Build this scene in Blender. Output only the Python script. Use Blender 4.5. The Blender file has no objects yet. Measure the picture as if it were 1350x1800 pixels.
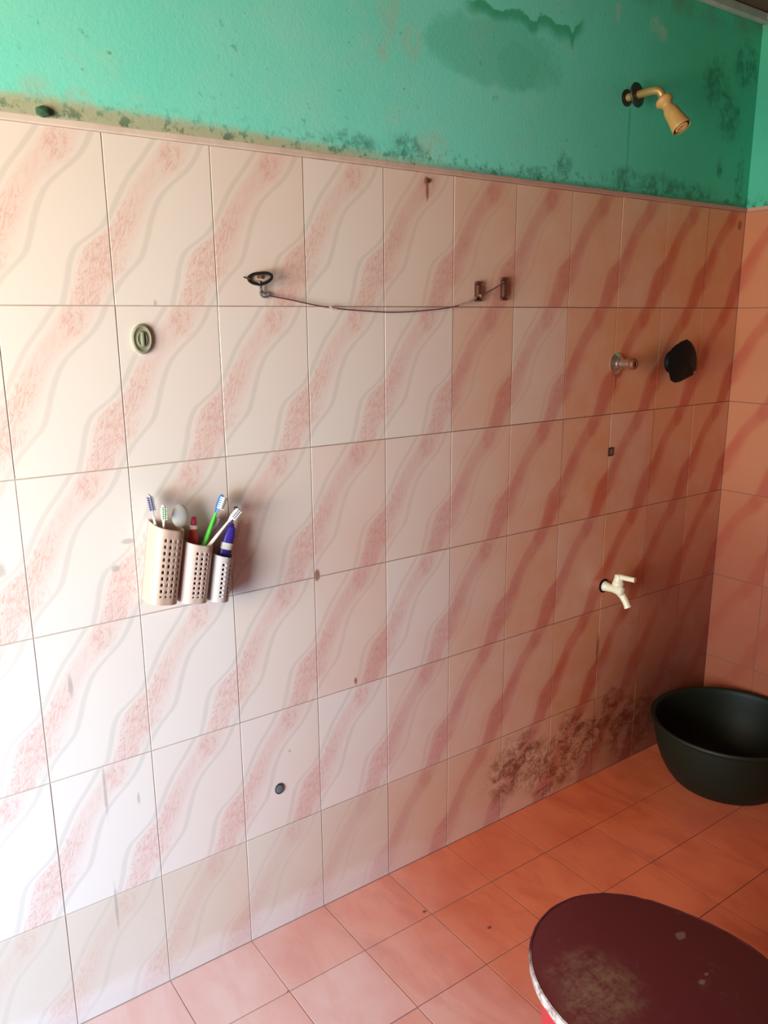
import bpy, bmesh, math, random
from math import sin, cos, pi, radians
from mathutils import Vector, Matrix

random.seed(7)
C = bpy.context.scene.collection
SC = bpy.context.scene

# ------------------------------------------------------------------ camera
cam_d = bpy.data.cameras.new('camera')
cam = bpy.data.objects.new('camera', cam_d); C.objects.link(cam); SC.camera = cam
yaw, pitch, roll = .6207, .2325, -.0082
fw = Vector((sin(yaw) * cos(pitch), cos(yaw) * cos(pitch), -sin(pitch)))
rt = Vector((cos(yaw), -sin(yaw), 0)); up = rt.cross(fw)
r2 = rt * cos(roll) + up * sin(roll); u2 = -rt * sin(roll) + up * cos(roll)
M = Matrix((r2, u2, -fw)).transposed().to_4x4()
M.translation = Vector((-.2835, -1.5076, 1.424))
cam.matrix_world = M
cam_d.sensor_fit = 'VERTICAL'; cam_d.sensor_height = 24.0
cam_d.lens = 1418.08 / 1800 * 24.0
cam_d.clip_start = .02

# ------------------------------------------------------------------ light and exposure
SC.view_settings.view_transform = 'Standard'
SC.view_settings.look = 'None'
SC.view_settings.gamma = 1.0
SC.view_settings.use_curve_mapping = False
SC.view_settings.exposure = 0.0
wd = bpy.data.worlds.new('sky'); SC.world = wd; wd.use_nodes = True
wd.node_tree.nodes['Background'].inputs[0].default_value = (.75, .88, 1.0, 1)
wd.node_tree.nodes['Background'].inputs[1].default_value = .6


def area(name, loc, aim, sx, sy, power, col, spread=180):
    d = bpy.data.lights.new(name, 'AREA'); d.shape = 'RECTANGLE'; d.size = sx; d.size_y = sy
    d.energy = power; d.color = col; d.spread = radians(spread)
    o = bpy.data.objects.new(name, d); C.objects.link(o)
    o.location = loc
    o.rotation_euler = (Vector(aim) - Vector(loc)).to_track_quat('-Z', 'Y').to_euler()
    return o


# daylight through the open doorway in the left wall: sky from above, ground bounce from below
area('doorway_skylight', (-1.50, -.78, .70), (.45, .0, .10), 1.0, 1.1, 24, (.62, .94, 1.22), 110)
area('doorway_ground_bounce', (-1.50, -.78, 1.40), (.55, .06, 1.92), 1.0, 1.0, 38, (1.0, .82, .55), 130)


# ------------------------------------------------------------------ node helper
class NT:
    def __init__(self, name):
        self.m = bpy.data.materials.new(name); self.m.use_nodes = True
        self.t = self.m.node_tree; self.b = self.t.nodes['Principled BSDF']

    def n(self, ty, **k):
        x = self.t.nodes.new(ty)
        for a, v in k.items(): setattr(x, a, v)
        return x

    def put(self, sock, v):
        if isinstance(v, bpy.types.NodeSocket): self.t.links.new(v, sock)
        elif isinstance(v, tuple) and len(v) == 3 and sock.type == 'RGBA': sock.default_value = (*v, 1)
        else: sock.default_value = v

    def f(self, op, a, b=0.0, c=0.0, clamp=False):
        x = self.n('ShaderNodeMath', operation=op, use_clamp=clamp)
        for i, v in enumerate((a, b, c)): self.put(x.inputs[i], v)
        return x.outputs[0]

    def step(self, v, lo, hi):
        x = self.n('ShaderNodeMapRange', interpolation_type='SMOOTHSTEP')
        self.put(x.inputs[0], v); self.put(x.inputs[1], lo); self.put(x.inputs[2], hi)
        return x.outputs[0]

    def mix(self, fac, a, b, mode='MIX'):
        x = self.n('ShaderNodeMix', data_type='RGBA', blend_type=mode)
        self.put(x.inputs[0], fac); self.put(x.inputs[6], a); self.put(x.inputs[7], b)
        return x.outputs[2]

    def sep(self, v):
        x = self.n('ShaderNodeSeparateXYZ'); self.put(x.inputs[0], v); return x.outputs

    def comb(self, a, b, c=0.0):
        x = self.n('ShaderNodeCombineXYZ')
        for i, v in enumerate((a, b, c)): self.put(x.inputs[i], v)
        return x.outputs[0]

    def noise(self, vec, scale, detail=3, rough=.55, dist=0.0):
        x = self.n('ShaderNodeTexNoise')
        self.put(x.inputs['Vector'], vec); x.inputs['Scale'].default_value = scale
        x.inputs['Detail'].default_value = detail; x.inputs['Roughness'].default_value = rough
        x.inputs['Distortion'].default_value = dist
        return x.outputs[0]

    def scalev(self, v, s):
        x = self.n('ShaderNodeVectorMath', operation='MULTIPLY'); self.put(x.inputs[0], v)
        x.inputs[1].default_value = s; return x.outputs[0]

    def pos(self): return self.n('ShaderNodeNewGeometry').outputs['Position']

    def objrand(self): return self.n('ShaderNodeObjectInfo').outputs['Random']

    def uv(self): return self.n('ShaderNodeUVMap').outputs[0]

    def curve(self, v, pts):
        x = self.n('ShaderNodeFloatCurve'); self.put(x.inputs[1], v)
        c = x.mapping.curves[0]
        x.mapping.use_clip = False
        for i, (a, b) in enumerate(pts):
            if i == 0: c.points[0].location = (a, b)
            elif i == len(pts) - 1: c.points[-1].location = (a, b)
            else: c.points.new(a, b)
        x.mapping.update()
        return x.outputs[0]

    def bump(self, h, strength=.3, dist=.001):
        x = self.n('ShaderNodeBump'); x.inputs['Strength'].default_value = strength
        x.inputs['Distance'].default_value = dist; self.put(x.inputs['Height'], h)
        self.t.links.new(x.outputs[0], self.b.inputs['Normal'])

    def blob(self, x, z, cx, cz, rx, rz, ns, amt=.8, soft=.5):
        """stain of its own shape: 1 inside an irregular patch round (cx, cz)"""
        dx = self.f('DIVIDE', self.f('SUBTRACT', x, cx), rx)
        dz = self.f('DIVIDE', self.f('SUBTRACT', z, cz), rz)
        d = self.f('SQRT', self.f('ADD', self.f('MULTIPLY', dx, dx), self.f('MULTIPLY', dz, dz)))
        d = self.f('ADD', d, self.f('MULTIPLY', self.f('SUBTRACT', ns, .5), amt * 2))
        return self.step(d, 1 + soft / 2, 1 - soft / 2)

    def mx(self, *a):
        r = a[0]
        for b in a[1:]: r = self.f('MAXIMUM', r, b)
        return r

    def out(self, col, rough=.5, spec=.5, metal=0.0):
        self.put(self.b.inputs['Base Color'], col); self.put(self.b.inputs['Roughness'], rough)
        self.b.inputs['Metallic'].default_value = metal
        self.b.inputs['Specular IOR Level'].default_value = spec
        return self.m


def plain(name, col, rough=.5, metal=0.0, spec=.5, var=.12, scale=60, trans=0.0, alpha=1.0, bump=0.0, sss=0.0):
    t = NT(name); n = t.noise(t.n('ShaderNodeTexCoord').outputs['Object'], scale, 4)
    dark = tuple(c * (1 - var) for c in col); light = tuple(min(1, c * (1 + var)) for c in col)
    t.out(t.mix(n, dark, light), rough, spec, metal)
    t.b.inputs['Transmission Weight'].default_value = trans
    t.b.inputs['Alpha'].default_value = alpha
    if bump: t.bump(n, bump, .001)
    return t.m


# printed wall tile: wavy grey lines, pink crackled band between them
CREAM, PINK, RED, GREY = (.86, .79, .755), (.83, .655, .615), (.75, .445, .40), (.70, .645, .61)


def print_pattern(t, uvv):
    u, v, _ = t.sep(uvv)
    T = t.f('SUBTRACT', 1.0, t.f('FRACT', v))
    A = t.curve(T, [(0, .47), (.12, .34), (.24, .20), (.37, .09), (.46, .02), (.53, -.05), (.61, -.20), (.67, -.305), (.76, -.365), (.86, -.40), (1, -.46)])
    B = t.curve(T, [(0, .92), (.1, .84), (.18, .74), (.26, .60), (.35, .48), (.43, .42), (.52, .37), (.61, .33), (.71, .27), (.79, .16), (.87, .05), (.93, -.01), (1, -.07)])
    rel = t.f('FRACT', t.f('SUBTRACT', u, A))
    wid = t.f('SUBTRACT', B, A)
    s = t.f('DIVIDE', rel, wid)                       # 0..1 across the pink band
    relb = t.f('FRACT', t.f('ADD', t.f('SUBTRACT', u, B), .5))
    rela = t.f('FRACT', t.f('ADD', rel, .5))
    la = t.step(t.f('ABSOLUTE', t.f('SUBTRACT', rela, .5)), .042, .014)
    lb = t.step(t.f('ABSOLUTE', t.f('SUBTRACT', relb, .5)), .042, .014)
    line = t.f('MULTIPLY', t.mx(la, lb), .85)
    band = t.f('MULTIPLY', t.step(s, .06, .32), t.step(s, .98, .62))
    # crackle: thin squiggles, long in the direction of the band
    w = t.comb(t.f('ADD', t.f('MULTIPLY', u, 12.0), t.f('MULTIPLY', T, 5.0)), t.f('MULTIPLY', T, 6.5))
    q = t.noise(w, 1.0, 3, .6, 1.6)
    crack = t.step(t.f('ABSOLUTE', t.f('SUBTRACT', q, .5)), .055, .0)
    low = t.noise(w, .28, 2, .5)
    m1 = t.f('MULTIPLY', t.f('MULTIPLY', t.step(T, .26, .48), t.step(T, .92, .72)), t.f('MULTIPLY', t.step(s, .05, .2), t.step(s, .75, .45)))
    m2 = t.f('MULTIPLY', t.step(T, .66, .8), t.f('MULTIPLY', t.step(s, .05, .25), t.step(s, 1.0, .7)))
    du = t.f('SUBTRACT', u, .62); dT = t.f('MULTIPLY', t.f('SUBTRACT', T, .10), 1.2)
    rr = t.f('SQRT', t.f('ADD', t.f('MULTIPLY', du, du), t.f('MULTIPLY', dT, dT)))
    m3 = t.step(rr, .16, .05)
    m = t.mx(m1, m2, m3)
    crackm = t.f('MULTIPLY', crack, t.f('ADD', t.f('MULTIPLY', m, .6), t.f('MULTIPLY', band, .2)))
    base = t.mix(t.f('MULTIPLY', band, t.f('ADD', .38, t.f('MULTIPLY', low, .5))), CREAM, PINK)
    base = t.mix(t.f('MULTIPLY', m, .12), base, RED)
    base = t.mix(crackm, base, RED)
    base = t.mix(t.f('MULTIPLY', line, .8), base, GREY)
    return base, band, m


def wall_tile_mat(name, main):
    t = NT(name)
    col, band, bm_ = print_pattern(t, t.uv())
    p = t.pos(); x, y, z = t.sep(p)
    h = x if main else t.f('ADD', t.f('MULTIPLY', y, -1.0), 2.2)
    n1 = t.noise(p, 9, 5, .65); n2 = t.noise(p, 30, 5, .7); n3 = t.noise(p, 3.0, 3)
    rnd = t.objrand()
    # soap film on the lowest course, wiped clean along the floor
    film = t.f('MULTIPLY', t.step(z, .272, .262), t.step(t.f('ADD', z, t.f('MULTIPLY', n1, .10)), .085, .13))
    col = t.mix(t.f('MULTIPLY', film, t.f('ADD', .30, t.f('MULTIPLY', n3, .5))), col, (.66, .55, .44))
    wiped = t.step(t.f('ADD', z, t.f('MULTIPLY', n1, .10)), .125, .075)
    col = t.mix(t.f('MULTIPLY', wiped, .6), col, (.74, .67, .65))
    # shower rust film plus painted light falloff, redder to the right, uneven by tile
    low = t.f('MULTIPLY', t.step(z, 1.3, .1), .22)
    iron_falloff = t.step(t.f('ADD', t.f('ADD', h, low), t.f('ADD', t.f('MULTIPLY', n3, .3), t.f('MULTIPLY', rnd, .35))), .60, 2.25)
    iron_falloff = t.f('MULTIPLY', iron_falloff, t.f('ADD', .75, t.f('MULTIPLY', n1, .5)), 0.0, True)
    if not main: iron_falloff = t.f('ADD', .95, t.f('MULTIPLY', n1, .12), 0.0, True)  # near-full film dims the right wall, painted in place of weaker light
    stain_shade = t.f('MULTIPLY', t.step(h, 1.45, 2.0), t.step(t.f('ADD', z, t.f('MULTIPLY', t.f('ADD', rnd, n3), .25)), 1.40, .70))  # heavier film low at the corner, its shade painted in too
    falloff_col = t.mix(t.f('ADD', t.f('MULTIPLY', band, t.f('ADD', .42, t.f('MULTIPLY', n2, .55))), t.f('MULTIPLY', bm_, .3)), (.72, .29, .135) if main else (.50, .175, .075), (.58, .12, .05) if main else (.43, .09, .04))
    falloff_col = t.mix(t.f('MULTIPLY', stain_shade, .8), falloff_col, (.34, .07, .03))
    col = t.mix(t.f('MULTIPLY', iron_falloff, .97), col, falloff_col)
    if main:
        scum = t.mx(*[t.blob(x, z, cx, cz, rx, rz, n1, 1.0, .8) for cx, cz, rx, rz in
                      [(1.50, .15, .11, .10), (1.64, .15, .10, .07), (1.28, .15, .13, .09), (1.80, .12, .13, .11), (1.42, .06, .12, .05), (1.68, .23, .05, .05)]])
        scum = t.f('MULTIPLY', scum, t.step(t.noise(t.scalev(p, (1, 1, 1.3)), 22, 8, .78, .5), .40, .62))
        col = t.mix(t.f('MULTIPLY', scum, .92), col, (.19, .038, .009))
        grime_shade = t.f('MULTIPLY', t.step(t.f('ADD', x, t.f('MULTIPLY', n1, .3)), 1.45, 2.1), t.step(t.f('ADD', z, t.f('MULTIPLY', n1, .2)), .75, .2))  # red-brown grime with the shade of the lower corner painted in
        col = t.mix(t.f('MULTIPLY', grime_shade, .62), col, (.13, .025, .012))
        rust = t.mx(*[t.blob(x, z, cx, cz, rx, rz, n2, .7, .7) for cx, cz, rx, rz in
                      [(.606, .866, .007, .013), (.706, .579, .004, .008), (.9205, 1.728, .007, .009), (.9215, 1.708, .004, .02), (2.168, 1.707, .012, .014), (1.612, 1.262, .004, .03), (1.60, .43, .006, .05), (1.618, 1.272, .02, .012)]])
        col = t.mix(t.f('MULTIPLY', rust, .8), col, (.27, .085, .035))
        scr = t.mx(*[t.blob(x, z, cx, cz, rx, rz, n2, .9, .9) for cx, cz, rx, rz in
                     [(.165, .47, .003, .012), (.10, .51, .003, .05), (.185, 1.015, .012, .005), (.16, .965, .008, .006), (.055, .75, .004, .02), (.52, .455, .003, .003), (.275, 1.46, .003, .005), (.10, .24, .003, .05), (-.045, 1.0, .012, .014)]])
        col = t.mix(t.f('MULTIPLY', scr, .5), col, (.33, .31, .28))
    rough = t.f('ADD', .20, t.f('MULTIPLY', n1, .22))
    t.out(col, rough, .45)
    t.bump(t.noise(p, 14, 2), .05, .002)
    return t.m


def floor_mat():
    t = NT('floor_tile_glaze'); p = t.pos(); x, y, z = t.sep(p)
    st = t.noise(t.scalev(p, (14, 5, 1)), 1.0, 5, .65, .6); n3 = t.noise(p, 3.2, 4, .6); n2 = t.noise(p, 40, 4, .7)
    col = t.mix(t.step(st, .35, .7), (.82, .56, .53), (.78, .47, .43))
    col = t.mix(t.f('MULTIPLY', t.objrand(), .2), col, (.72, .40, .34))
    dirt = t.mx(*[t.blob(x, y, cx, cy, rx, ry, n3, .9, 1.0) for cx, cy, rx, ry in
                  [(1.57, -.06, .16, .09), (1.54, -.2, .12, .08), (1.75, -.08, .2, .1), (1.35, -.16, .09, .05)]])
    col = t.mix(t.f('MULTIPLY', dirt, .45), col, (.36, .085, .04))
    wet = t.step(t.f('ADD', x, t.f('ADD', t.f('MULTIPLY', n3, .35), t.f('MULTIPLY', t.objrand(), .12))), .45, 1.3)  # reddens the floor rightwards: warm bounced light painted into the tile colour
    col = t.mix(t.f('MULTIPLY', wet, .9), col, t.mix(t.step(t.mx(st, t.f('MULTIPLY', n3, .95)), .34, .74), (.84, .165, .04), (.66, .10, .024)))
    spot = t.mx(*[t.blob(x, y, cx, cy, .006, .004, n2, .6, .6) for cx, cy in [(.882, -.30), (.79, -.165)]])
    col = t.mix(t.f('MULTIPLY', spot, .8), col, (.12, .04, .03))
    t.out(col, t.f('ADD', .36, t.f('MULTIPLY', n3, .2)), .35)
    t.bump(st, .06, .002)
    return t.m


EDGE = [(0.0, 0.5), (0.1688, 0.5275), (0.2995, 0.5925), (0.349, 0.541), (0.4135, 0.572), (0.4948, 0.6005), (0.5645, 0.526), (0.601, 0.6185), (0.6393, 0.6275), (0.696, 0.567), (0.7623, 0.5905), (0.7843, 0.515), (0.7963, 0.59), (0.858, 0.7495), (0.8963, 0.8905), (1.0, 1.0)]


def plaster_mat(name, main):
    t = NT(name); p = t.pos(); x, y, z = t.sep(p)
    h = x if main else t.f('ADD', 2.2, t.f('MULTIPLY', y, -1.0))
    n0 = t.noise(p, 2.2, 4, .6); n1 = t.noise(p, 10, 5, .65); n2 = t.noise(p, 45, 5, .7); n4 = t.noise(p, 160, 3, .6)
    col = t.mix(t.step(n0, .3, .7), (.19, .84, .72), (.26, .86, .75))
    col = t.mix(t.f('MULTIPLY', t.step(n1, .5, .75), .35), col, (.40, .76, .64))
    col = t.mix(t.f('MULTIPLY', t.step(n4, .55, .8), .12), col, (.06, .35, .25))
    specks = t.f('MULTIPLY', t.step(n2, .60, .70), t.step(n1, .44, .60))
    col = t.mix(t.f('MULTIPLY', specks, .6), col, (.07, .24, .17))
    pale = t.f('MULTIPLY', t.step(t.noise(p, 22, 5, .75), .60, .72), t.step(n0, .42, .6))
    col = t.mix(t.f('MULTIPLY', pale, .3), col, (.55, .80, .68))
    if main:
        # green darkens towards the shower corner, fading light put into its colour
        corner_dim = t.step(t.f('ADD', h, t.f('MULTIPLY', n0, .7)), 1.2, 2.3)
        col = t.mix(t.f('MULTIPLY', corner_dim, .8), col, (.035, .44, .235))
        wetp = t.f('MULTIPLY', t.blob(x, z, 1.12, 2.02, .20, .075, n1, .55, .25), .38)
        wetp = t.mx(wetp, t.f('MULTIPLY', t.blob(x, z, 1.19, 2.0, .075, .055, n1, .9, .35), .5))
        zl = t.f('ADD', t.f('MULTIPLY_ADD', t.curve(t.f('DIVIDE', t.f('SUBTRACT', x, .9), .6), EDGE), .2, 2.0), t.f('MULTIPLY', t.f('SUBTRACT', t.noise(p, 26, 5, .7), .5), .030))
        wet_line = t.f('MULTIPLY', t.f('MULTIPLY', t.step(z, t.f('ADD', zl, .003), t.f('SUBTRACT', zl, .003)), t.step(z, t.f('SUBTRACT', zl, .045), t.f('SUBTRACT', zl, .008))), t.f('MULTIPLY', t.step(x, 1.0, 1.06), t.step(x, 1.42, 1.39)))
        wetp = t.mx(wetp, wet_line)
        col = t.mix(t.f('MULTIPLY', wetp, .8), col, (.025, .38, .19))
        bare = t.mx(*[t.blob(x, z, cx, cz, rx, rz, n2, 1.0, .5) for cx, cz, rx, rz in
                      [(.815, 2.06, .03, .075), (.875, 2.0, .03, .04), (.80, 1.97, .02, .02), (.93, 1.80, .05, .03), (1.69, 2.18, .03, .02), (1.535, 2.2, .012, .045), (1.72, 2.165, .02, .02), (.10, 1.80, .03, .02), (.165, 1.79, .025, .022)]])
        col = t.mix(t.f('MULTIPLY', bare, t.f('MULTIPLY', t.step(n2, .3, .65), .55)), col, (.42, .60, .51))
        crk = t.f('MULTIPLY', t.step(t.f('ABSOLUTE', t.f('SUBTRACT', t.f('ADD', x, t.f('MULTIPLY', n1, .02)), 1.613)), .006, .002), t.step(z, 1.98, 1.95))
        col = t.mix(t.f('MULTIPLY', crk, .35), col, (.04, .22, .13))
        mold = t.mx(*[t.blob(x, z, cx, cz, rx, rz, n2, 1.1, .8) for cx, cz, rx, rz in
                      [(1.60, 1.79, .05, .03), (1.75, 1.785, .12, .03), (1.88, 1.775, .13, .028), (1.98, 2.08, .06, .06), (2.06, 2.0, .05, .06), (2.03, 1.86, .014, .025), (2.12, 2.15, .06, .06), (1.28, 1.775, .05, .014), (.86, 1.785, .05, .03), (.72, 1.785, .06, .02), (1.36, 1.80, .025, .03), (2.14, 1.80, .02, .1)]])
        mold = t.f('MULTIPLY', mold, t.step(t.noise(p, 30, 6, .75), .36, .62))
        mold = t.mx(mold, t.f('MULTIPLY', t.f('MULTIPLY', t.step(t.f('ADD', z, t.f('MULTIPLY', n2, .018)), 1.784, 1.766), t.step(t.f('ADD', x, t.f('MULTIPLY', n1, .6)), .95, 1.45)), .95))
        col = t.mix(t.f('MULTIPLY', mold, .6), col, (.02, .11, .06))
        # dirt bed along the top of the tiling, thick on the left and thinning to the right
        hgt = t.f('SUBTRACT', 1.786, t.f('MULTIPLY', t.step(x, 0.0, .95), .018))
        dirt = t.step(t.f('ADD', z, t.f('MULTIPLY', t.f('SUBTRACT', n2, .5), .03)), t.f('ADD', hgt, .011), t.f('SUBTRACT', hgt, .010))
        dirt = t.f('MULTIPLY', dirt, t.step(x, 1.2, .55))
        col = t.mix(t.f('MULTIPLY', dirt, .8), col, (.50, .41, .25))
    else:
        col = t.mix(t.f('ADD', .62, t.f('MULTIPLY', n0, .3)), col, (.028, .34, .17))  # right side darkened overall, weaker light put into the paint colour
    tiny = t.f('MULTIPLY', t.step(z, 1.81, 1.755), t.step(n2, .5, .62))
    col = t.mix(t.f('MULTIPLY', tiny, .75), col, (.03, .13, .075))
    topd = t.f('MULTIPLY', t.step(z, 2.20, 2.26), t.step(n1, .35, .6))
    col = t.mix(t.f('MULTIPLY', topd, .5), col, (.12, .20, .15))
    t.out(col, .75, .25)
    t.bump(t.f('ADD', t.f('MULTIPLY', n1, .7), t.f('MULTIPLY', n4, .3)), .22, .004)
    return t.m


def grout_mat(name, col, dark):
    t = NT(name); p = t.pos(); x, y, z = t.sep(p)
    n = t.noise(p, 12, 5, .7)
    f = t.f('MULTIPLY', t.step(t.f('ADD', x, t.f('MULTIPLY', n, .8)), .3, 1.9), .85)
    return t.out(t.mix(f, t.mix(n, col, tuple(c * .75 for c in col)), dark), .9, .1)


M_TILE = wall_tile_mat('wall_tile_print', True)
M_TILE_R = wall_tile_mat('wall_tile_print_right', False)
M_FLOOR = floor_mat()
M_PLASTER = plaster_mat('green_paint', True)
M_PLASTER_R = plaster_mat('green_paint_right', False)
M_GROUT = grout_mat('wall_grout', (.60, .50, .44), (.17, .045, .02))
M_GROUT_F = grout_mat('floor_grout', (.45, .26, .24), (.18, .04, .018))
M_BEAD = grout_mat('bead_cement', (.82, .72, .65), (.45, .22, .15))
M_CEIL = plain('ceiling_boards', (.13, .06, .04), .8, var=.4, scale=6)
M_CEMENT = plain('grey_cement', (.33, .36, .32), .9, var=.35, scale=25, bump=.4)

# ------------------------------------------------------------------ geometry helpers


def obj(name, bm, mat, parent=None, smooth=False):
    me = bpy.data.meshes.new(name); bmesh.ops.recalc_face_normals(bm, faces=bm.faces[:]); bm.to_mesh(me); bm.free()
    me.materials.append(mat)
    if smooth:
        for p in me.polygons: p.use_smooth = True
        try: me.set_sharp_from_angle(angle=radians(42))
        except Exception: pass
    o = bpy.data.objects.new(name, me); C.objects.link(o)
    if parent is not None: o.parent = parent
    return o


def tag(o, label, cat, group=None):
    o['label'] = label; o['category'] = cat
    if group: o['group'] = group
    return o


def thing(name, label, cat, loc=(0, 0, 0), rot=None, group=None):
    o = bpy.data.objects.new(name, None); C.objects.link(o); o.empty_display_size = .02
    o.location = loc
    if rot is not None: o.rotation_euler = rot
    return tag(o, label, cat, group)


def box(bm, a, b, bev=0.0, seg=1):
    r = bmesh.ops.create_cube(bm, size=1.0)
    vs = r['verts']
    for v in vs:
        v.co = Vector([(a[i] + b[i]) / 2 + v.co[i] * (b[i] - a[i]) for i in range(3)])
    if bev:
        es = list({e for v in vs for e in v.link_edges})
        bmesh.ops.bevel(bm, geom=es, offset=bev, segments=seg, affect='EDGES', profile=.6)
    return bm


def frame_of(d):
    d = d.normalized(); a = Vector((0, 0, 1)) if abs(d.z) < .9 else Vector((1, 0, 0))
    e1 = d.cross(a).normalized(); return e1, d.cross(e1).normalized()


def lathe(bm, o, axis, prof, seg=32, squash=1.0, caps=True):
    """surface of revolution; prof = [(distance along axis, radius)]"""
    o = Vector(o); axis = Vector(axis).normalized(); e1, e2 = frame_of(axis)
    rings = []
    for d, r in prof:
        if r < 1e-6: rings.append([bm.verts.new(o + axis * d)])
        else: rings.append([bm.verts.new(o + axis * d + e1 * (r * cos(2 * pi * k / seg)) + e2 * (r * squash * sin(2 * pi * k / seg))) for k in range(seg)])
    for A, B in zip(rings, rings[1:]):
        if len(A) == 1 and len(B) == 1: continue
        for k in range(seg):
            j = (k + 1) % seg
            if len(A) == 1: bm.faces.new((A[0], B[k], B[j]))
            elif len(B) == 1: bm.faces.new((A[k], A[j], B[0]))
            else: bm.faces.new((A[k], A[j], B[j], B[k]))
    if caps:
        for R in (rings[0], rings[-1]):
            if len(R) > 1: bm.faces.new(R)
    return bm


def tube(bm, pts, rad, seg=10, closed=False, flat=1.0):
    """swept tube with a radius per point, smoothed"""
    pts = [Vector(p) for p in pts]; n = len(pts)
    rad = rad if isinstance(rad, (list, tuple)) else [rad] * n
    rings = []; prev = None
    for i in range(n):
        a = pts[(i - 1) % n] if (closed or i > 0) else pts[i]
        b = pts[(i + 1) % n] if (closed or i < n - 1) else pts[i]
        d = (b - a).normalized()
        if prev is None: e1, e2 = frame_of(d)
        else:
            e1 = (prev - d * prev.dot(d)).normalized(); e2 = d.cross(e1)
        prev = e1
        rings.append([bm.verts.new(pts[i] + e1 * (rad[i] * cos(2 * pi * k / seg)) + e2 * (rad[i] * flat * sin(2 * pi * k / seg))) for k in range(seg)])
    m = n if closed else n - 1
    for i in range(m):
        A, B = rings[i], rings[(i + 1) % n]
        for k in range(seg):
            j = (k + 1) % seg; bm.faces.new((A[k], A[j], B[j], B[k]))
    if not closed:
        bm.faces.new(rings[0]); bm.faces.new(rings[-1])
    return bm


def spline(pts, n=8):
    """Catmull-Rom through the points"""
    P = [Vector(p) for p in pts]; P = [P[0] * 2 - P[1]] + P + [P[-1] * 2 - P[-2]]; out = []
    for i in range(1, len(P) - 2):
        for k in range(n):
            t = k / n; a, b, c, d = P[i - 1:i + 3]
            out.append(.5 * ((2 * b) + (c - a) * t + (2 * a - 5 * b + 4 * c - d) * t * t + (3 * b - a - 3 * c + d) * t ** 3))
    return out + [P[-2]]


# ------------------------------------------------------------------ room shell
XR, XL, YF, ZC, ZT = 2.195, -1.0, -2.7, 2.30, 1.757
ROWS = [0, .267, .564, .861, 1.158, 1.455, 1.746]
G = .0011                                                   # half of a joint
BED = .0007                                                 # depth of the recessed joint
XC = [-1.0 + .2 * k for k in range(0, 16)]          # main wall joints: ... -.6 ... 2.0
XC = XC + [XR]
YC = [0, -.1785] + [-.1785 - .2 * k for k in range(1, 14)]
FY = [0, -.1828] + [-.1828 - .198 * k for k in range(1, 14)]


def structure(name, bm, mat):
    o = obj(name, bm, mat); o['kind'] = 'structure'; return o


wall_back = structure('wall_back', box(bmesh.new(), (XL - .1, BED, -.05), (XR + .1, .12, ZC + .1)), M_GROUT)
wall_right = structure('wall_right', box(bmesh.new(), (XR + BED, YF - .1, -.05), (XR + .12, BED, ZC + .1)), M_GROUT)
floor = structure('floor', box(bmesh.new(), (XL - .1, YF - .1, -.10), (XR + BED, BED, -BED)), M_GROUT_F)
ceiling = structure('ceiling', box(bmesh.new(), (XL - .1, YF - .1, ZC), (XR + .12, .12, ZC + .08)), M_CEIL)
bm = bmesh.new()
DY0, DY1, DZ = -1.36, -.12, 2.20                            # doorway in the left wall
box(bm, (XL - .1, DY1, -.05), (XL, BED, ZC + .1)); box(bm, (XL - .1, YF - .1, -.05), (XL, DY0, ZC + .1)); box(bm, (XL - .1, DY0, DZ), (XL, DY1, ZC + .1))
wall_left = structure('wall_left', bm, plain('left_wall_paint', (.62, .40, .33), .6, var=.1, scale=4))
wall_front = structure('wall_front', box(bmesh.new(), (XL - .1, YF - .1, -.05), (XR + .12, YF, ZC + .1)), plain('front_wall_paint', (.50, .20, .13), .6, var=.1, scale=4))
M_DOORWOOD = plain('door_frame_wood', (.30, .17, .10), .6, var=.3, scale=18)
bm = bmesh.new()
box(bm, (XL - .105, DY0, 0), (XL + .012, DY0 + .05, DZ), .004); box(bm, (XL - .105, DY1 - .05, 0), (XL + .012, DY1, DZ), .004); box(bm, (XL - .105, DY0 + .05, DZ - .05), (XL + .012, DY1 - .05, DZ), .004)
structure('door_1', bm, M_DOORWOOD)

obj('painted_plaster', box(bmesh.new(), (XL, -.003, ZT), (XR, .05, ZC)), M_PLASTER, wall_back)
obj('painted_plaster', box(bmesh.new(), (XR - .004, YF, ZT), (XR + .05, -.0031, ZC)), M_PLASTER_R, wall_right)


def bead(name, pts, r):
    bm = bmesh.new(); tube(bm, pts, r, 8); o = obj(name, bm, M_BEAD, None, True); o['kind'] = 'structure'; return o


# cement fillet that finishes the tiling, sloping back to the plaster
bm = bmesh.new()
prof = [(.004, 1.7460), (-.0006, 1.7462), (-.0026, 1.7488), (-.0034, 1.7565), (-.0024, 1.7605), (.004, 1.7615)]
N = 60; R = []
for i in range(N + 1):
    x = XL + (XR - XL) * i / N; j = [random.uniform(-.0007, .0007) for _ in range(6)]
    R.append([bm.verts.new((x, y, z + j[k])) for k, (y, z) in enumerate(prof)])
for A, B in zip(R, R[1:]):
    for k in range(6): bm.faces.new((A[k], A[(k + 1) % 6], B[(k + 1) % 6], B[k]))
bm.faces.new(R[0]); bm.faces.new(R[-1])
structure('trim_1', bm, M_BEAD)
bm = bmesh.new(); R = []
for i in range(41):
    y = -.0052 + (YF + .0052) * i / 40; j = [random.uniform(-.0007, .0007) for _ in range(6)]
    R.append([bm.verts.new((XR + a, y, z + j[k])) for k, (a, z) in enumerate(prof)])
for A, B in zip(R, R[1:]):
    for k in range(6): bm.faces.new((A[k], A[(k + 1) % 6], B[(k + 1) % 6], B[k]))
bm.faces.new(R[0]); bm.faces.new(R[-1])
structure('trim_2', bm, M_BEAD)
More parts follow.
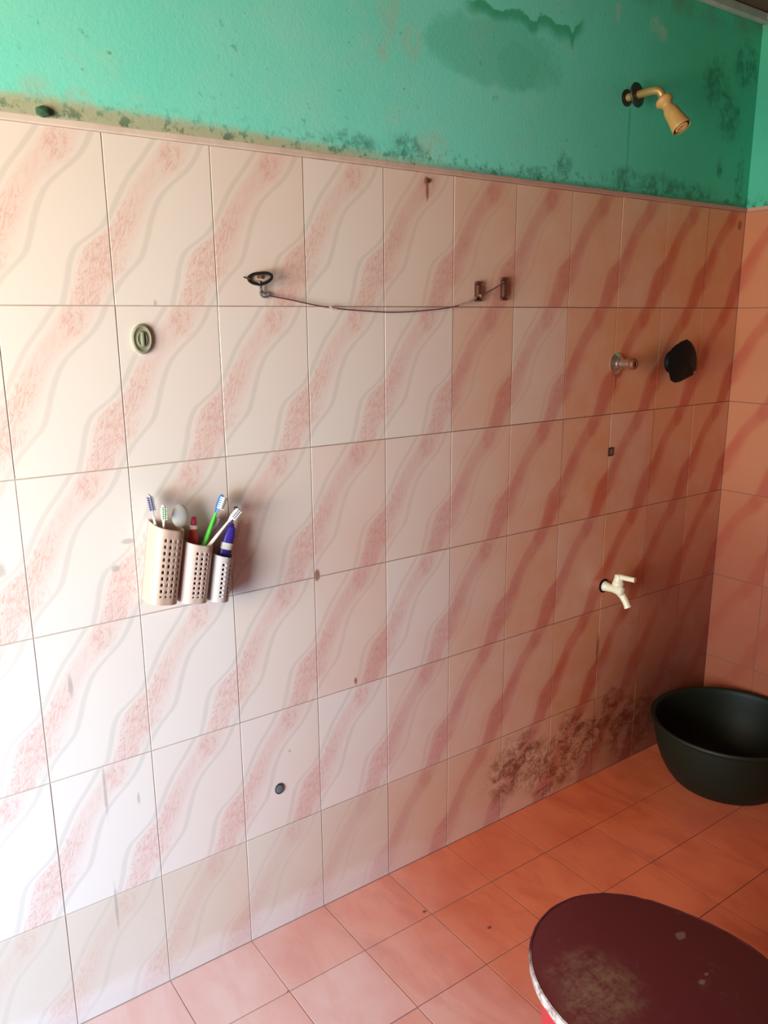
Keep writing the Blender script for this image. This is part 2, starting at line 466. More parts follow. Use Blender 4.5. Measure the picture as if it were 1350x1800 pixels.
# rough cement cornice under the ceiling
structure('trim_3', box(bmesh.new(), (XL, -.022, 2.268), (XR, -.003, ZC), .006), M_CEMENT)
structure('trim_4', box(bmesh.new(), (XR - .024, YF, 2.272), (XR - .004, -.0225, ZC), .006), M_CEMENT)


def tile_mesh(w, h, thick, v0=0.0, du=1.0):
    """bevelled tile lying in local x (width) and z (height), face towards -y; uv on the face"""
    bm = bmesh.new(); b = .0003
    f = [(b, 0, b), (w - b, 0, b), (w - b, 0, h - b), (b, 0, h - b)]
    o = [(0, b, 0), (w, b, 0), (w, b, h), (0, b, h)]
    k = [(0, thick, 0), (w, thick, 0), (w, thick, h), (0, thick, h)]
    F, O, K = [[bm.verts.new(p) for p in q] for q in (f, o, k)]
    bm.faces.new(F)
    for i in range(4):
        j = (i + 1) % 4
        bm.faces.new((O[i], O[j], F[j], F[i])); bm.faces.new((K[i], K[j], O[j], O[i]))
    uvl = bm.loops.layers.uv.new('UVMap')
    for fc in bm.faces:
        for l in fc.loops:
            l[uvl].uv = (l.vert.co.x / w * du, v0 + l.vert.co.z / h * (1 - v0))
    bmesh.ops.recalc_face_normals(bm, faces=bm.faces[:])
    me = bpy.data.meshes.new('tile'); bm.to_mesh(me); bm.free(); return me


cache = {}


def lay(parent, mat, u0, u1, v0, v1, place, vcut, tint=.0003):
    key = (mat.name, round(u1 - u0, 4), round(v1 - v0, 4))
    if key not in cache:
        me = tile_mesh(u1 - u0 - 2 * G, v1 - v0 - 2 * G, BED + .001, vcut, min(1.0, (u1 - u0) / .2)); me.materials.append(mat); cache[key] = me
    o = bpy.data.objects.new('tile', cache[key]); C.objects.link(o); o.parent = parent
    o.matrix_world = place(u0 + G, v0 + G, random.uniform(-tint, tint * .4)) @ Matrix.Rotation(random.uniform(-.0010, .0010), 4, 'Z') @ Matrix.Rotation(random.uniform(-.0014, .0014), 4, 'X')
    return o


for r in range(6):
    for c in range(len(XC) - 1):
        if XC[c + 1] < -.39: continue                       # nothing of these shows
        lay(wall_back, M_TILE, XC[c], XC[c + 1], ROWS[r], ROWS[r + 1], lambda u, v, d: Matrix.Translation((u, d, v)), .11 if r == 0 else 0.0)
    for c in range(6):
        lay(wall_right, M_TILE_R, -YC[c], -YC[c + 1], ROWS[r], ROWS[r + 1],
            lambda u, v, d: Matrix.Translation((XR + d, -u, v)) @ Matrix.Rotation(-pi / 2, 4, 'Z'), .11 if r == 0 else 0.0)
for r in range(8):
    for c in range(len(XC) - 1):
        if XC[c + 1] < -.21: continue
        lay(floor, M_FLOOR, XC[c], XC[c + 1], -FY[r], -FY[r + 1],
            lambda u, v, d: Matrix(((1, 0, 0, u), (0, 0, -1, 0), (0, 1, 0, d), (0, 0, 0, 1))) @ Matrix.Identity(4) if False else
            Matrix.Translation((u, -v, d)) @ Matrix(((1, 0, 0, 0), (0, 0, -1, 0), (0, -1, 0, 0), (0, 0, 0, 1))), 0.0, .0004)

# ------------------------------------------------------------------ shower head
M_BRASS = plain('aged_brass', (.50, .33, .13), .38, .55, var=.35, scale=40)
M_CREAMPL = plain('yellowed_plastic', (.50, .285, .095), .5, var=.3, scale=30)
M_BLACK = plain('black_plastic', (.004, .004, .0045), .6, var=.3, scale=40, spec=.2)
M_DARKFL = plain('dark_flange', (.022, .020, .018), .5, var=.3, scale=60)
SH = Vector((1.587, -.003, 1.989))
t = thing('shower_head', 'yellowed shower head on a short bent pipe, high on the green wall', 'shower head', SH)


def rel(p): return Vector(p)


path = spline([(0, -.004, 0), (.0005, -.05, .0005), (.001, -.083, 0), (.004, -.098, -.004), (.008, -.105, -.016), (.010, -.107, -.026)], 6)
bm = bmesh.new(); tube(bm, path, .0098, 16); obj('bent_pipe', bm, M_BRASS, t, True)
bm = bmesh.new(); lathe(bm, (0, .002, 0), (0, -1, 0), [(0, .021), (.003, .021), (.0045, .012)], 24); obj('wall_socket', bm, M_DARKFL, t, True)['label'] = 'dark socket ring at the wall'
bm = bmesh.new(); lathe(bm, (.0005, -.031, .0005), Vector((.12, -1, .1)), [(-.003, .0104), (-.002, .029), (.001, .031), (.004, .030), (.006, .0104)], 28); obj('cover_flange', bm, M_DARKFL, t, True)['label'] = 'black cover flange slipped along the pipe'
hd = Vector((.10, -.58, -.80)).normalized(); hp = Vector((.0085, -.106, -.022))
bm = bmesh.new(); lathe(bm, hp, hd, [(-.004, .011), (.0, .016), (.003, .0205), (.009, .0222), (.015, .0205), (.019, .015), (.026, .0125)], 28); obj('swivel_nut', bm, M_CREAMPL, t, True)
bm = bmesh.new(); lathe(bm, hp + hd * .024, hd, [(0, .012), (.008, .015), (.018, .0185), (.050, .0220), (.066, .0245), (.070, .0245), (.072, .0232), (.069, .0205), (.064, .0195)], 32); sh = obj('spray_body', bm, M_CREAMPL, t, True)
bm = bmesh.new(); lathe(bm, hp + hd * .0885, hd, [(0, .0190), (.003, .0204), (.006, .0204), (.0065, .0178), (.005, .0168)], 32); obj('rubber_ring', bm, M_BLACK, sh, True)
bm = bmesh.new(); lathe(bm, hp + hd * .0885, hd, [(.001, .0164), (.0065, .0168), (.0080, .0150), (.0072, .006), (.0060, .0)], 28); obj('spray_face', bm, plain('spray_face_plastic', (.85, .50, .20), .5, var=.2), sh, True)

# ------------------------------------------------------------------ pipe stub, black cap, plugs, hooks
M_CHROME = plain('worn_chrome', (.62, .52, .42), .22, .9, var=.25, scale=60)
M_RUST = plain('rusty_iron', (.105, .032, .018), .75, var=.5, scale=120, bump=.4)
t = thing('pipe_stub', 'short worn chrome valve stub sticking out of the tiles below the shower head', 'pipe stub', (1.612, -.0005, 1.3015))
bm = bmesh.new(); lathe(bm, (0, .001, 0), (0, -1, 0), [(0, .029), (.002, .030), (.005, .026), (.009, .019), (.013, .0165)], 28); obj('flange', bm, M_CHROME, t, True)
bm = bmesh.new(); lathe(bm, (0, -.012, 0), (0, -1, 0), [(0, .0165), (.004, .0165), (.006, .0135), (.030, .0128), (.034, .0135), (.036, .0128)], 24); obj('stem', bm, M_CHROME, t, True)
bm = bmesh.new(); lathe(bm, (0, -.046, 0), (0, -1, 0), [(0, .0128), (.003, .0150), (.015, .0150), (.018, .0125), (.0185, .006), (.013, .0055)], 24); obj('stem_end', bm, plain('rusted_brass', (.22, .075, .04), .55, .3, var=.4), t, True)['label'] = 'rust brown stem end'

t = thing('torn_pipe_cover', 'torn black plastic cover over a wall outlet, right of the pipe stub', 'cover', (1.8685, -.0005, 1.2974))
RIM = [(.0111, .0659), (.0296, .0568), (.0458, .043), (.0611, .0258), (.0701, .0086), (.0718, -.0102), (.0696, -.0254), (.0586, -.0301), (.0442, -.0312), (.0545, -.0395), (.0264, -.0482), (-.0065, -.0577), (-.0324, -.0589), (-.053, -.0519), (-.066, -.0295), (-.072, -.0104), (-.070, .012), (-.064, .0297), (-.055, .0408), (-.041, .0502), (-.0187, .0603)]
bm = bmesh.new(); cen = bm.verts.new((.002, -.050, .001)); rings = []
for f_, dy in ((.3, -.049), (.6, -.046), (.85, -.043), (1.0, -.038)):
    rings.append([bm.verts.new((x * f_, dy + .0025 * sin(5.3 * k) * f_ * f_, z * f_)) for k, (x, z) in enumerate(RIM)])
for k in range(len(RIM)):
    j = (k + 1) % len(RIM); bm.faces.new((cen, rings[0][k], rings[0][j]))
    for A, B in zip(rings, rings[1:]): bm.faces.new((A[k], A[j], B[j], B[k]))
o = obj('torn_disc', bm, M_BLACK, t)
md = o.modifiers.new('solid', 'SOLIDIFY'); md.thickness = .003; md.offset = 0
bm = bmesh.new(); lathe(bm, (-.004, .001, 0), (0, -1, 0), [(0, .033), (.004, .034), (.010, .031), (.024, .029), (.036, .028), (.043, .026)], 28); obj('collar', bm, M_BLACK, t, True)

M_PLUGGR = plain('grey_green_plastic', (.27, .28, .20), .6, var=.3, scale=60)
t = thing('round_wall_plug', 'round grey-green ridged plug on the tiles above the toothbrush cups', 'plug', (.2437, -.0005, 1.3949))
bm = bmesh.new(); lathe(bm, (0, .001, 0), (0, -1, 0), [(0, .0186), (.004, .0192), (.0065, .0182), (.0072, .0162), (.0055, .0148), (.0052, .0104), (.0068, .0096), (.0068, .0083), (.0052, .0075), (.0050, 0)], 36, 1.44); obj('plug_disc', bm, M_PLUGGR, t, True)
bm = bmesh.new(); box(bm, (-.0026, -.0085, -.0125), (.0026, -.0035, .0125), .0012, 2); obj('turning_ridge', bm, plain('pale_plug', (.31, .33, .26), .5), t, True)['label'] = 'paler raised ridge across the middle'

t = thing('capped_pipe_hole', 'small dark grey plugged pipe hole low on the tiles near the floor', 'plug', (.4893, -.0005, .3694))
bm = bmesh.new(); lathe(bm, (0, .001, 0), (0, -1, 0), [(0, .0118), (.0022, .0122), (.0030, .0112), (.0020, .0092), (.0018, .0090)], 28, 1.12); obj('rim', bm, plain('dark_rubber', (.035, .037, .036), .6), t, True)
bm = bmesh.new(); lathe(bm, (-.001, 0, -.0005), (0, -1, 0), [(0, .0089), (.0016, .0089), (.0022, .0060), (.0023, 0)], 24, 1.1); obj('plug_face', bm, plain('slate_plastic', (.15, .155, .185), .5), t, True)['label'] = 'bluish grey plug face'

t = thing('square_wall_plug', 'tiny square brown wall plug below the pipe stub', 'plug', (1.6065, -.0005, 1.0482))
bm = bmesh.new(); w_, h_ = .0105, .0125
for a, b in (((-w_, -.002, -h_), (-w_ + .004, .001, h_)), ((w_ - .004, -.002, -h_), (w_, .001, h_)), ((-w_ + .004, -.002, h_ - .004), (w_ - .004, .001, h_)), ((-w_ + .004, -.002, -h_), (w_ - .004, .001, -h_ + .004))): box(bm, a, b)
obj('frame', bm, plain('dark_brown_edge', (.045, .016, .010), .7), t)
bm = bmesh.new(); box(bm, (-w_ + .004, -.0008, -h_ + .004), (w_ - .004, .0008, h_ - .004)); obj('core', bm, plain('plug_core', (.30, .13, .09), .7), t)['label'] = 'reddish core'

t = thing('nail', 'rusty nail head on the pink tile just under the green wall', 'nail', (.9208, -.0004, 1.7285))
bm = bmesh.new(); lathe(bm, (0, .001, 0), (0, -1, 0), [(0, .002), (.003, .002), (.003, .0052), (.0042, .0050), (.0048, .0)], 12); obj('nail_head', bm, M_RUST, t, True)

# line strung between nail and two rusty hook plates
t = thing('hook_plate', 'rusty hook plate at the right end of the wire, left one of two', 'hook', (1.0748, -.0005, 1.4912))
t2 = thing('hook_plate', 'rusty hook plate tied to the far right end of the wire', 'hook', (1.1592, -.0005, 1.4982))
for q, hh in ((t, .0205), (t2, .0245)):
    bm = bmesh.new(); box(bm, (-.0085, -.003, -hh), (.0085, .001, hh), .0012); obj('back_plate', bm, M_RUST, q)
    bm = bmesh.new(); box(bm, (-.0062, -.011, -hh + .005), (.0062, -.0025, hh - .005), .002); obj('bar', bm, M_RUST, q)
    for s in (-1, 1):
        bm = bmesh.new(); box(bm, (-.0098, -.010, s * hh - .0026), (.0098, -.0005, s * hh + .0026), .0012); obj('lip', bm, M_RUST, q)
bm = bmesh.new(); lathe(bm, (.0, -.010, -.010), (0, -1, 0), [(0, .0035), (.004, .0042), (.006, .002)], 10); obj('screw', bm, plain('bare_screw', (.42, .27, .22), .5, .4), t, True)['label'] = 'pale screw'

t = thing('ring_hook', 'black ring on a nail at the left end of the wire', 'hook', (.4862, -.0005, 1.5075))
bm = bmesh.new(); ring = [(.0205 * cos(a) + .002, -.012 - .010 * cos(a), .0105 * sin(a) + .004 * cos(a) * (cos(a) > 0)) for a in [2 * pi * k / 32 for k in range(32)]]
tube(bm, ring, .0031, 8, True); obj('ring', bm, M_BLACK, t, True)
bm = bmesh.new(); tube(bm, [(.004, .001, .004), (.004, -.012, .004), (.0045, -.020, .003)], [.0032, .003, .0042], 10); obj('nail_shank', bm, M_RUST, t, True)
bm = bmesh.new(); tube(bm, spline([(-.017, -.006, .0), (-.024, -.004, .001), (-.030, -.0035, .003)], 4), .0016, 6); obj('loose_end', bm, M_RUST, t, True)
bm = bmesh.new()
strand = spline([(-.001, -.0145, -.004), (.0015, -.010, -.012), (.0045, -.008, -.020), (.0035, -.007, -.028), (.009, -.007, -.0345), (.017, -.007, -.0345), (.0235, -.006, -.031), (.020, -.005, -.0270), (.012, -.0055, -.0275), (.006, -.006, -.021), (.005, -.0095, -.012), (.004, -.0125, -.005)], 5)
tube(bm, strand, .0024, 8); obj('twisted_cord', bm, plain('grey_cord', (.16, .135, .15), .8, var=.4, scale=200), t, True)['label'] = 'grey twisted cord hanging from the ring'

bm = bmesh.new()
wire = spline([(.5095, -.0075, 1.4752), (.565, -.008, 1.4665), (.612, -.008, 1.4580), (.671, -.008, 1.4505), (.745, -.008, 1.4455), (.8225, -.008, 1.4428), (.915, -.008, 1.4470), (.998, -.010, 1.4560), (1.058, -.0135, 1.4755), (1.105, -.0145, 1.4930), (1.150, -.0135, 1.5125), (1.1588, -.0125, 1.5155)], 8)
tube(bm, wire, .00155, 6); o = obj('clothes_wire', bm, plain('brown_wire', (.16, .06, .05), .6, var=.3, scale=80), None, True)
tag(o, 'thin sagging brown wire strung across the pink tiles', 'wire')
kn = bmesh.new(); tube(kn, spline([(.650, -.0078, 1.4530), (.655, -.0095, 1.4535), (.660, -.0085, 1.4515), (.668, -.008, 1.4510)], 4), .0027, 8); obj('knot', kn, plain('pale_string', (.50, .36, .28), .8), o, True)['label'] = 'pale string knot'
kn = bmesh.new(); tube(kn, spline([(1.010, -.0105, 1.4585), (1.030, -.0125, 1.4640), (1.050, -.0135, 1.4715), (1.060, -.014, 1.4760)], 4), [.0018] * 5 + [.0032] * 5 + [.0024] * 3, 8); obj('string_wrap', kn, plain('grey_string', (.36, .28, .24), .85), o, True)['label'] = 'pale grey string wrapped on the wire'

# small dark lump of mould-stained cement on the ledge
bm = bmesh.new(); bmesh.ops.create_icosphere(bm, subdivisions=3, radius=1.0)
for v in bm.verts:
    k = 1 + .13 * sin(5 * v.co.x + 2) * cos(6 * v.co.z) + random.uniform(-.03, .03); v.co = Vector((v.co.x * .0125 * k, v.co.y * .007 * k, v.co.z * .0082 * k)) + Vector((.1059, -.006, 1.7645))
o = obj('dark_lump', bm, plain('mouldy_lump', (.035, .10, .055), .9, var=.4, scale=90), None, True)
tag(o, 'small dark green lump on the ledge above the tiles at the upper left', 'lump')

# ------------------------------------------------------------------ white plastic tap
M_WHITE = plain('ivory_plastic', (.80, .72, .52), .35, var=.06)
t = thing('water_tap', 'ivory plastic water tap with a lever, on the dark tiles above the basin', 'tap', (1.6115, -.0005, .6375))
bm = bmesh.new(); lathe(bm, (0, .001, 0), (0, -1, 0), [(0, .0215), (.002, .0215), (.0025, .014)], 24); obj('wall_hole_ring', bm, M_BLACK, t, True)['label'] = 'dark ring where the tap meets the wall'
bm = bmesh.new(); lathe(bm, (0, -.002, 0), (.05, -1, -.04), [(0, .0155), (.004, .0160), (.006, .0140), (.018, .0128), (.032, .0112), (.044, .0122), (.056, .0140), (.066, .0135), (.070, .009)], 24); obj('tap_body', bm, M_WHITE, t, True)
bm = bmesh.new(); tube(bm, spline([(.003, -.052, -.003), (.006, -.064, -.014), (.008, -.076, -.030), (.009, -.086, -.048)], 6), [.0118] * 6 + [.0108] * 6 + [.0103] * 5 + [.0112] * 2, 18); obj('spout', bm, M_WHITE, t, True)
bm = bmesh.new(); lathe(bm, (.002, -.050, .004), (.02, .0, 1), [(0, .0135), (.006, .0150), (.010, .0175), (.019, .0175), (.022, .0150), (.028, .0140), (.033, .0120), (.040, .0118), (.044, .0085)], 24); obj('bonnet', bm, M_WHITE, t, True)
bm = bmesh.new(); tube(bm, spline([(.003, -.050, .0405), (.006, -.066, .0410), (.009, -.084, .0410), (.012, -.102, .0415)], 5), [.0085] * 5 + [.0080] * 5 + [.0078] * 6, 14); obj('lever', bm, M_WHITE, t, True)

# ------------------------------------------------------------------ toothbrush cups
RO = radians(9.5)
O = Vector((.2035, -.0008, .895)); RX = Vector((cos(RO), 0, -sin(RO))); UP = Vector((sin(RO), 0, cos(RO))); DP = Vector((0, -1, 0))


def hold(a, d, h): return RX * a + DP * d + UP * h


t = thing('toothbrush_holder', 'pale plastic wall holder of three perforated cups hanging askew on the tiles', 'holder', O)


def cup_plastic(name, col):
    q = NT(name); q.out(col, .42, .4); q.b.inputs['Subsurface Weight'].default_value = .0
    q.b.inputs['Transmission Weight'].default_value = .12
    return q.m


CUPS = [(.000, .061, .158, .146, (.60, .43, .345), 24), (.063, .061, .128, .116, (.72, .55, .49), 24), (.1255, .046, .102, .092, (.60, .52, .51), 20)]
for ci, (a0, wd_, hb, hf, col, rows) in enumerate(CUPS):
    dep, cr = .056, .024
    # outline of the cup seen from above, from the wall round the front and back
    out = [(0, 0), (0, .012), (0, .022), (0, dep - cr)]
    out += [(cr - cr * cos(k * pi / 14), dep - cr + cr * sin(k * pi / 14)) for k in range(1, 8)]
    nf = 8; x0, x1 = cr, wd_ - cr
    out += [(x0 + (x1 - x0) * k / nf, dep) for k in range(1, nf)]
    out += [(wd_ - cr + cr * sin(k * pi / 14), dep - cr + cr * cos(k * pi / 14)) for k in range(0, 8)]
    out += [(wd_, .022), (wd_, .012), (wd_, 0)]
    acc = [0.0]
    for p_, q_ in zip(out, out[1:]): acc.append(acc[-1] + math.hypot(q_[0] - p_[0], q_[1] - p_[1]))
    npt = int(acc[-1] / .0021); even = []
    for k in range(npt + 1):
        s_ = acc[-1] * k / npt
        i_ = max(i for i in range(len(acc) - 1) if acc[i] <= s_ + 1e-9)
        f_ = (s_ - acc[i_]) / (acc[i_ + 1] - acc[i_])
        even.append(tuple(out[i_][m_] * (1 - f_) + out[i_ + 1][m_] * f_ for m_ in (0, 1)))
    out = even
    bm = bmesh.new(); cols = []; NR = rows * 2
    for (a, d) in out:
        taper = lambda h: .965 + .035 * h
        top = hb + (hf - hb) * (a / wd_ * .55 + d / dep * .45)
        c_ = []
        for k in range(NR + 1):
            f_ = k / NR; tp = taper(f_)
            c_.append(bm.verts.new(hold(a0 + wd_ / 2 + (a - wd_ / 2) * tp, d * tp, top * f_)))
        cols.append(c_)
    bot0 = [c_[0] for c_ in cols]
    nc = len(cols)
    mid = nc // 2 + (2 if ci == 0 else 1); ncol = (4, 3, 3)[ci]
    starts = [mid - ncol * 5 // 2 + 1 + 5 * c_ for c_ in range(ncol)]
    for i in range(nc - 1):
        for k in range(NR):
            hole = 5 <= k < NR - 5 and any(i in (s_, s_ + 1) for s_ in starts) and k % 4 < 2
            if not hole: bm.faces.new((cols[i][k], cols[i + 1][k], cols[i + 1][k + 1], cols[i][k + 1]))
    bm.faces.new(bot0)
    o = obj('perforated_cup', bm, cup_plastic('cup_plastic_%d' % ci, col), t, True)
    o['label'] = ('tall peach cup at the left', 'middle pink cup', 'short greyish cup at the right')[ci]
    md = o.modifiers.new('wall', 'SOLIDIFY'); md.thickness = .0014; md.offset = -1
bm = bmesh.new()
q = [hold(*p) for p in ((-.001, 0, .003), (.172, 0, .003), (.172, 0, .090), (.126, 0, .120), (.062, 0, .150), (-.001, 0, .160))]
A = [bm.verts.new(p) for p in q]; B = [bm.verts.new(p + Vector((0, -.0012, 0))) for p in q]
bm.faces.new(A); bm.faces.new(B)
for i in range(6): bm.faces.new((A[i], A[(i + 1) % 6], B[(i + 1) % 6], B[i]))
obj('back_panel', bm, cup_plastic('back_panel_plastic', (.70, .52, .46)), t)


def brush(label, head, foot, handle, grip, bristle, hw=.0062, facing=(-.4, -1, 0), fat=1.0):
    """toothbrush standing in a cup: foot and head are world points; the head end shows"""
    head, foot = Vector(head), Vector(foot); d = (head - foot).normalized(); L = (head - foot).length
    b = thing('toothbrush', label, 'toothbrush', foot, None, 'toothbrushes in the wall cups')
    fz = Vector(facing); fz = (fz - d * fz.dot(d)).normalized(); sd = d.cross(fz)

    def P(s, a=0, n=0): return d * (L * s) + sd * a + fz * n
    bm = bmesh.new(); tube(bm, [P(0), P(.10), P(.35), P(.55), P(.70), P(.78)], [fat * r_ for r_ in (.0030, .0046, .0054, .0044, .0034, .0028)], 12, False, .7); obj('handle', bm, handle, b, True)
    bm = bmesh.new(); tube(bm, [P(.76), P(.80), P(.86), P(.94), P(.985), P(1.0)], [.0028 * fat, .0045, hw, hw, hw * .8, hw * .3], 14, False, .42); obj('head', bm, handle if not grip else grip, b, True)
    bm = bmesh.new()
    for r_ in range(6):
        for c_ in (-1, 0, 1):
            a, s = c_ * hw * .5, .845 + r_ * .024
            lathe(bm, P(s, a, .0018), fz, [(0, .0017), (.0095, .0019), (.0105, .001)], 6)
    obj('bristles', bm, bristle, b)
    return b


M_CLEAR = plain('smoky_clear_plastic', (.55, .52, .60), .25, trans=.4, var=.1)
M_IVORY = plain('brush_ivory', (.82, .80, .70), .35)
M_GREENBR = plain('brush_green', (.08, .55, .06), .35)
M_BLUEBR = plain('brush_blue', (.015, .16, .48), .35)
M_WHITEBR = plain('brush_white', (.82, .82, .80), .35)
M_BRW = plain('bristle_white', (.78, .80, .82), .7)
M_BRG = plain('bristle_palegreen', (.52, .74, .55), .7)
M_BRV = plain('bristle_violet', (.28, .27, .42), .7)
brush('ivory toothbrush with violet grey bristles, leftmost in the tall cup', (.2255, -.026, 1.1075), (.252, -.030, .915), M_IVORY, M_CLEAR, M_BRV, .0090, (-.2, -1, .0))
brush('white toothbrush with pale green bristles, in the tall cup', (.2485, -.036, 1.0850), (.240, -.045, .915), M_WHITEBR, None, M_BRG, .0080, (-.1, -1, .0))
brush('bright green toothbrush with a blue head, in the middle cup', (.3760, -.026, 1.0870), (.300, -.0315, .928), M_GREENBR, M_BLUEBR, M_BRW, .0088, (.7, -.8, .3), 1.35)
brush('slim white and blue toothbrush behind the green one', (.3640, -.015, 1.0440), (.3025, -.006, .925), plain('brush_paleblue', (.62, .74, .84), .35), None, M_BRW, .0052, (.6, -1, .2))
brush('white toothbrush leaning right over the short cup', (.4040, -.041, 1.0570), (.291, -.0445, .950), M_WHITEBR, None, M_BRW, .0088, (.5, -1, .6), 1.0)
# translucent cap of a comb sticking out behind
b = thing('plastic_scoop', 'round translucent white plastic scoop standing in the tall cup', 'scoop', (.2560, -.034, .915))
bm = bmesh.new()
tube(bm, [(0, 0, 0), (.008, 0, .05), (.018, 0, .108)], [.004, .004, .006], 10, False, .6); obj('handle', bm, M_WHITEBR, b, True)
bm = bmesh.new(); bmesh.ops.create_uvsphere(bm, u_segments=20, v_segments=12, radius=1)
for v in bm.verts: v.co = Vector((v.co.x * .0175, v.co.y * .0065, v.co.z * .0235)) + Vector((.0260, 0, .1425))
obj('bowl', bm, plain('milky_plastic', (.72, .73, .72), .3, trans=.25, var=.05), b, True)


def toothpaste(name, label, top, foot, capc, bandc, bodyc, wid, caplen, kind):
    top, foot = Vector(top), Vector(foot); d = (top - foot).normalized(); L = (top - foot).length
    b = thing('toothpaste_tube', label, 'toothpaste', foot)
    bm = bmesh.new()
    e1 = Vector((1, 0, 0)); e1 = (e1 - d * d.dot(e1)).normalized(); e2 = d.cross(e1)
    sec = [(0, wid, .0015), (.15, wid, .004), (.5, wid * .96, .0065), (.88, wid * .86, .0085), (1.0, wid * .62, .0085)]
    R = []
    body = L - caplen
    for s, a, n in sec: R.append([bm.verts.new(d * (body * s) + e1 * (a * cos(2 * pi * k / 24)) + e2 * (n * sin(2 * pi * k / 24))) for k in range(24)])
    for A, B in zip(R, R[1:]):
        for k in range(24): bm.faces.new((A[k], A[(k + 1) % 24], B[(k + 1) % 24], B[k]))
    bm.faces.new(R[0]); bm.faces.new(R[-1])
    obj('tube_body', bm, bodyc, b, True)
    bm = bmesh.new()
    if kind == 'cap':
        lathe(bm, d * body, d, [(-.001, .0078), (.004, .0088), (.0065, .0070), (.0085, .0045)], 20); obj('shoulder', bm, bandc, b, True)
        bm = bmesh.new(); lathe(bm, d * (body + .0075), d, [(0, .0056), (.002, .0060), (caplen - .009, .0052), (caplen - .0075, .0040)], 20); obj('cap', bm, capc, b, True)
    else:
        A = []
        for s, g in ((.66, 1.02), (.76, 1.02)):
            a = wid * .93 * g; n = .0082 * g
            A.append([bm.verts.new(d * (body * s) + e1 * (a * cos(2 * pi * k / 24)) + e2 * (n * sin(2 * pi * k / 24))) for k in range(24)])
        for k in range(24): bm.faces.new((A[0][k], A[0][(k + 1) % 24], A[1][(k + 1) % 24], A[1][k]))
        obj('stripe', bm, bandc, b, True)
        bm = bmesh.new(); lathe(bm, d * body, d, [(-.001, .006), (caplen * .6, .0055), (caplen, .003)], 16); obj('cap', bm, capc, b, True)
    return b


M_REDT = plain('tube_red', (.66, .07, .07), .35); M_REDC = plain('cap_crimson', (.62, .03, .12), .35)
M_BLUET = plain('tube_violet_blue', (.055, .035, .38), .35)
toothpaste('toothpaste_tube', 'red toothpaste tube with a crimson cap, in the middle cup', (.3150, -.021, 1.0485), (.3065, -.0172, .912), M_REDC, M_WHITEBR, M_REDT, .0120, .024, 'cap')
toothpaste('toothpaste_tube', 'violet blue toothpaste tube with a white stripe, in the short cup', (.3920, -.031, 1.0260), (.347, -.032, .888), M_BLUET, M_WHITEBR, M_BLUET, .0140, .008, 'stripe')
b = thing('razor', 'thin dark razor handle behind the violet toothpaste tube', 'razor', (.3600, -.009, .890))
bm = bmesh.new(); tube(bm, [(0, 0, 0), (.0225, -.002, .085), (.0400, -.006, .138), (.0475, -.008, .163)], [.0022, .0022, .0019, .0016], 8); obj('handle', bm, plain('dark_grey_plastic', (.10, .09, .10), .4), b, True)
bm = bmesh.new(); box(bm, (.0445, -.012, .1555), (.0515, -.005, .1655), .0012); obj('head', bm, M_DARKFL, b)

# ------------------------------------------------------------------ green basin in the corner
M_BASIN = plain('dark_green_plastic', (.0072, .0102, .0042), .55, var=.12, scale=20, spec=.3)
t = thing('basin', 'large dark green plastic basin on the floor in the corner', 'basin', (1.935, -.2585, 0))
bm = bmesh.new()
prof_out = [(.0, 0), (.0, .150), (.002, .160), (.008, .166), (.03, .182), (.06, .198), (.10, .212), (.14, .221), (.175, .226), (.186, .2275), (.188, .2330), (.193, .2368), (.198, .2370), (.2015, .2345), (.2015, .2285), (.198, .2240), (.185, .2215), (.14, .2165), (.10, .2075), (.06, .193), (.03, .176), (.012, .158), (.007, .140), (.007, .02), (.007, 0)]
lathe(bm, (0, 0, 0), (0, 0, 1), prof_out, 72, 1.0, False); obj('bowl', bm, M_BASIN, t, True)

# ------------------------------------------------------------------ red tub with a maroon lid
HC = .40
co = [0.19595, 0.0048, 0.00787, -0.01371, -0.00591, -0.00057, -0.00384, -0.00027, -0.002]


def lid_r(th): return co[0] + sum(co[2 * k - 1] * cos(k * th) + co[2 * k] * sin(k * th) for k in range(1, 5))


def lid_mat():
    q = NT('lid_maroon'); p = q.n('ShaderNodeTexCoord').outputs['Object']; x, y, z = q.sep(p)
    n1 = q.noise(p, 14, 6, .7); n2 = q.noise(p, 60, 5, .7); n0 = q.noise(p, 4, 3)
    col = q.mix(n0, (.115, .012, .015), (.135, .020, .024))
    dust = q.blob(x, y, -.085, .055, .065, .06, n1, 1.1, 1.1)
    col = q.mix(q.f('MULTIPLY', dust, q.f('MULTIPLY', q.step(n2, .30, .7), .62)), col, (.27, .165, .095))
    col = q.mix(q.f('MULTIPLY', q.f('MULTIPLY', q.step(n1, .55, .75), q.step(n2, .45, .65)), .4), col, (.27, .17, .15))
    spots = q.mx(*[q.blob(x, y, cx, cy, r, r * .7, n2, .8, .5) for cx, cy, r in ((.055, -.035, .006), (.115, .045, .010), (.075, -.03, .004))])
    col = q.mix(q.f('MULTIPLY', spots, .35), col, (.42, .32, .30))
    q.out(col, q.f('ADD', .42, q.f('MULTIPLY', n1, .25)), .3)
    return q.m


t = thing('lidded_tub', 'red plastic tub covered by a scuffed maroon lid, nearest on the floor', 'tub', (.69, -.89, 0))
NS = 96


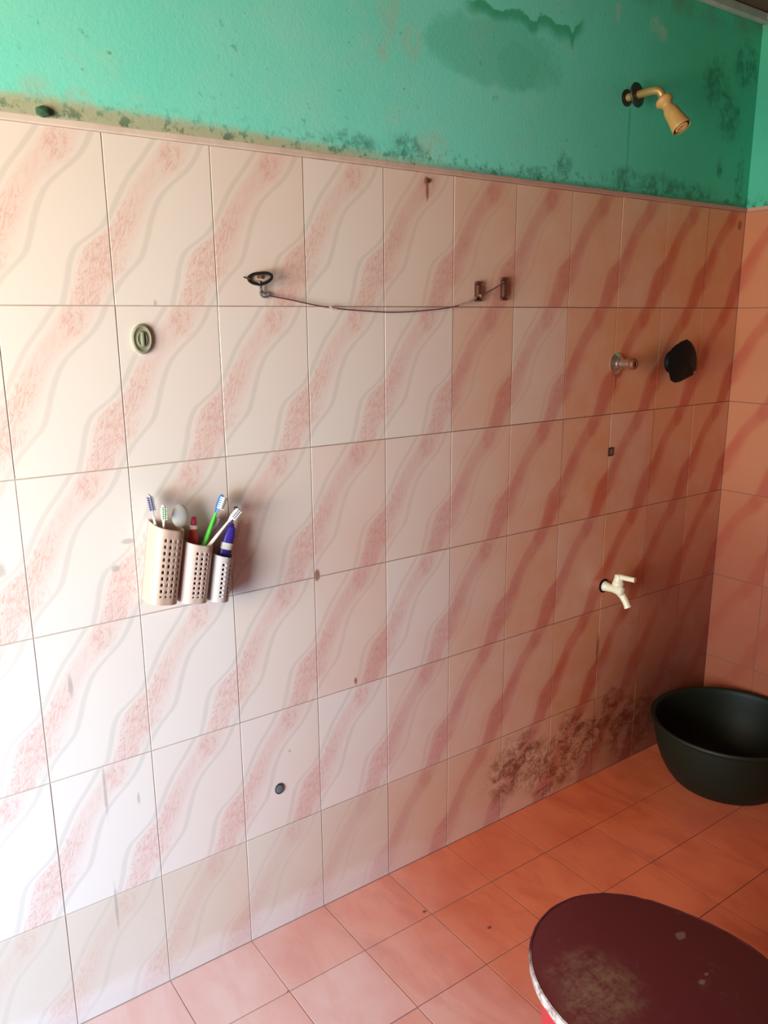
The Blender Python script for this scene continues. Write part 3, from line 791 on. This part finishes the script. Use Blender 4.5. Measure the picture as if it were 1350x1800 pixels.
def outline(scale, z, dr=0.0): return [((lid_r(2 * pi * k / NS) * scale + dr) * cos(2 * pi * k / NS), (lid_r(2 * pi * k / NS) * scale + dr) * sin(2 * pi * k / NS), z) for k in range(NS)]


def skin(bm, loops, close0=True, close1=True):
    R = [[bm.verts.new(p) for p in l] for l in loops]
    for A, B in zip(R, R[1:]):
        for k in range(NS): bm.faces.new((A[k], A[(k + 1) % NS], B[(k + 1) % NS], B[k]))
    if close0: bm.faces.new(R[0])
    if close1: bm.faces.new(R[-1])


bm = bmesh.new(); skin(bm, [outline(.80, 0.0, -.006), outline(.80, .004), outline(.86, .18), outline(.915, .372), outline(.925, .3845)])
obj('tub_body', bm, plain('red_plastic', (.55, .025, .035), .4, var=.1), t, True)
bm = bmesh.new(); skin(bm, [outline(1, HC - .0150, -.004), outline(1, HC - .0145, -.0005), outline(1, HC - .0030), outline(1, HC - .0008, -.0018), outline(1, HC, -.0045)])
lid = obj('lid', bm, lid_mat(), t, True)
lid['label'] = 'scuffed maroon lid'
bm = bmesh.new(); R = []
for l in (outline(1, HC - .0155, -.0005), outline(1, HC - .0150, .0020), outline(1, HC - .0035, .0024), outline(1, HC - .0004, .0010), outline(1, HC + .0004, -.0022), outline(1, HC - .0006, -.0026)):
    R.append([bm.verts.new((x + random.uniform(-.0004, .0004), y + random.uniform(-.0004, .0004), z + random.uniform(-.0003, .0003))) for x, y, z in l])
for A, B in zip(R, R[1:] + R[:1]):
    for k in range(NS): bm.faces.new((A[k], A[(k + 1) % NS], B[(k + 1) % NS], B[k]))
q = NT('worn_rim'); p = q.n('ShaderNodeTexCoord').outputs['Object']
px_, py_, pz_ = q.sep(p); worn = q.step(q.f('ADD', q.f('ADD', px_, q.f('MULTIPLY', py_, .35)), q.f('MULTIPLY', q.noise(p, 25, 4), .08)), .0, -.09)
q.out(q.mix(worn, (.10, .016, .020), q.mix(q.step(q.noise(p, 70, 6, .75), .38, .66), (.72, .60, .55), (.30, .19, .17))), .8, .2)
obj('worn_edge', bm, q.m, lid, True)['label'] = 'whitish worn edge of the lid'
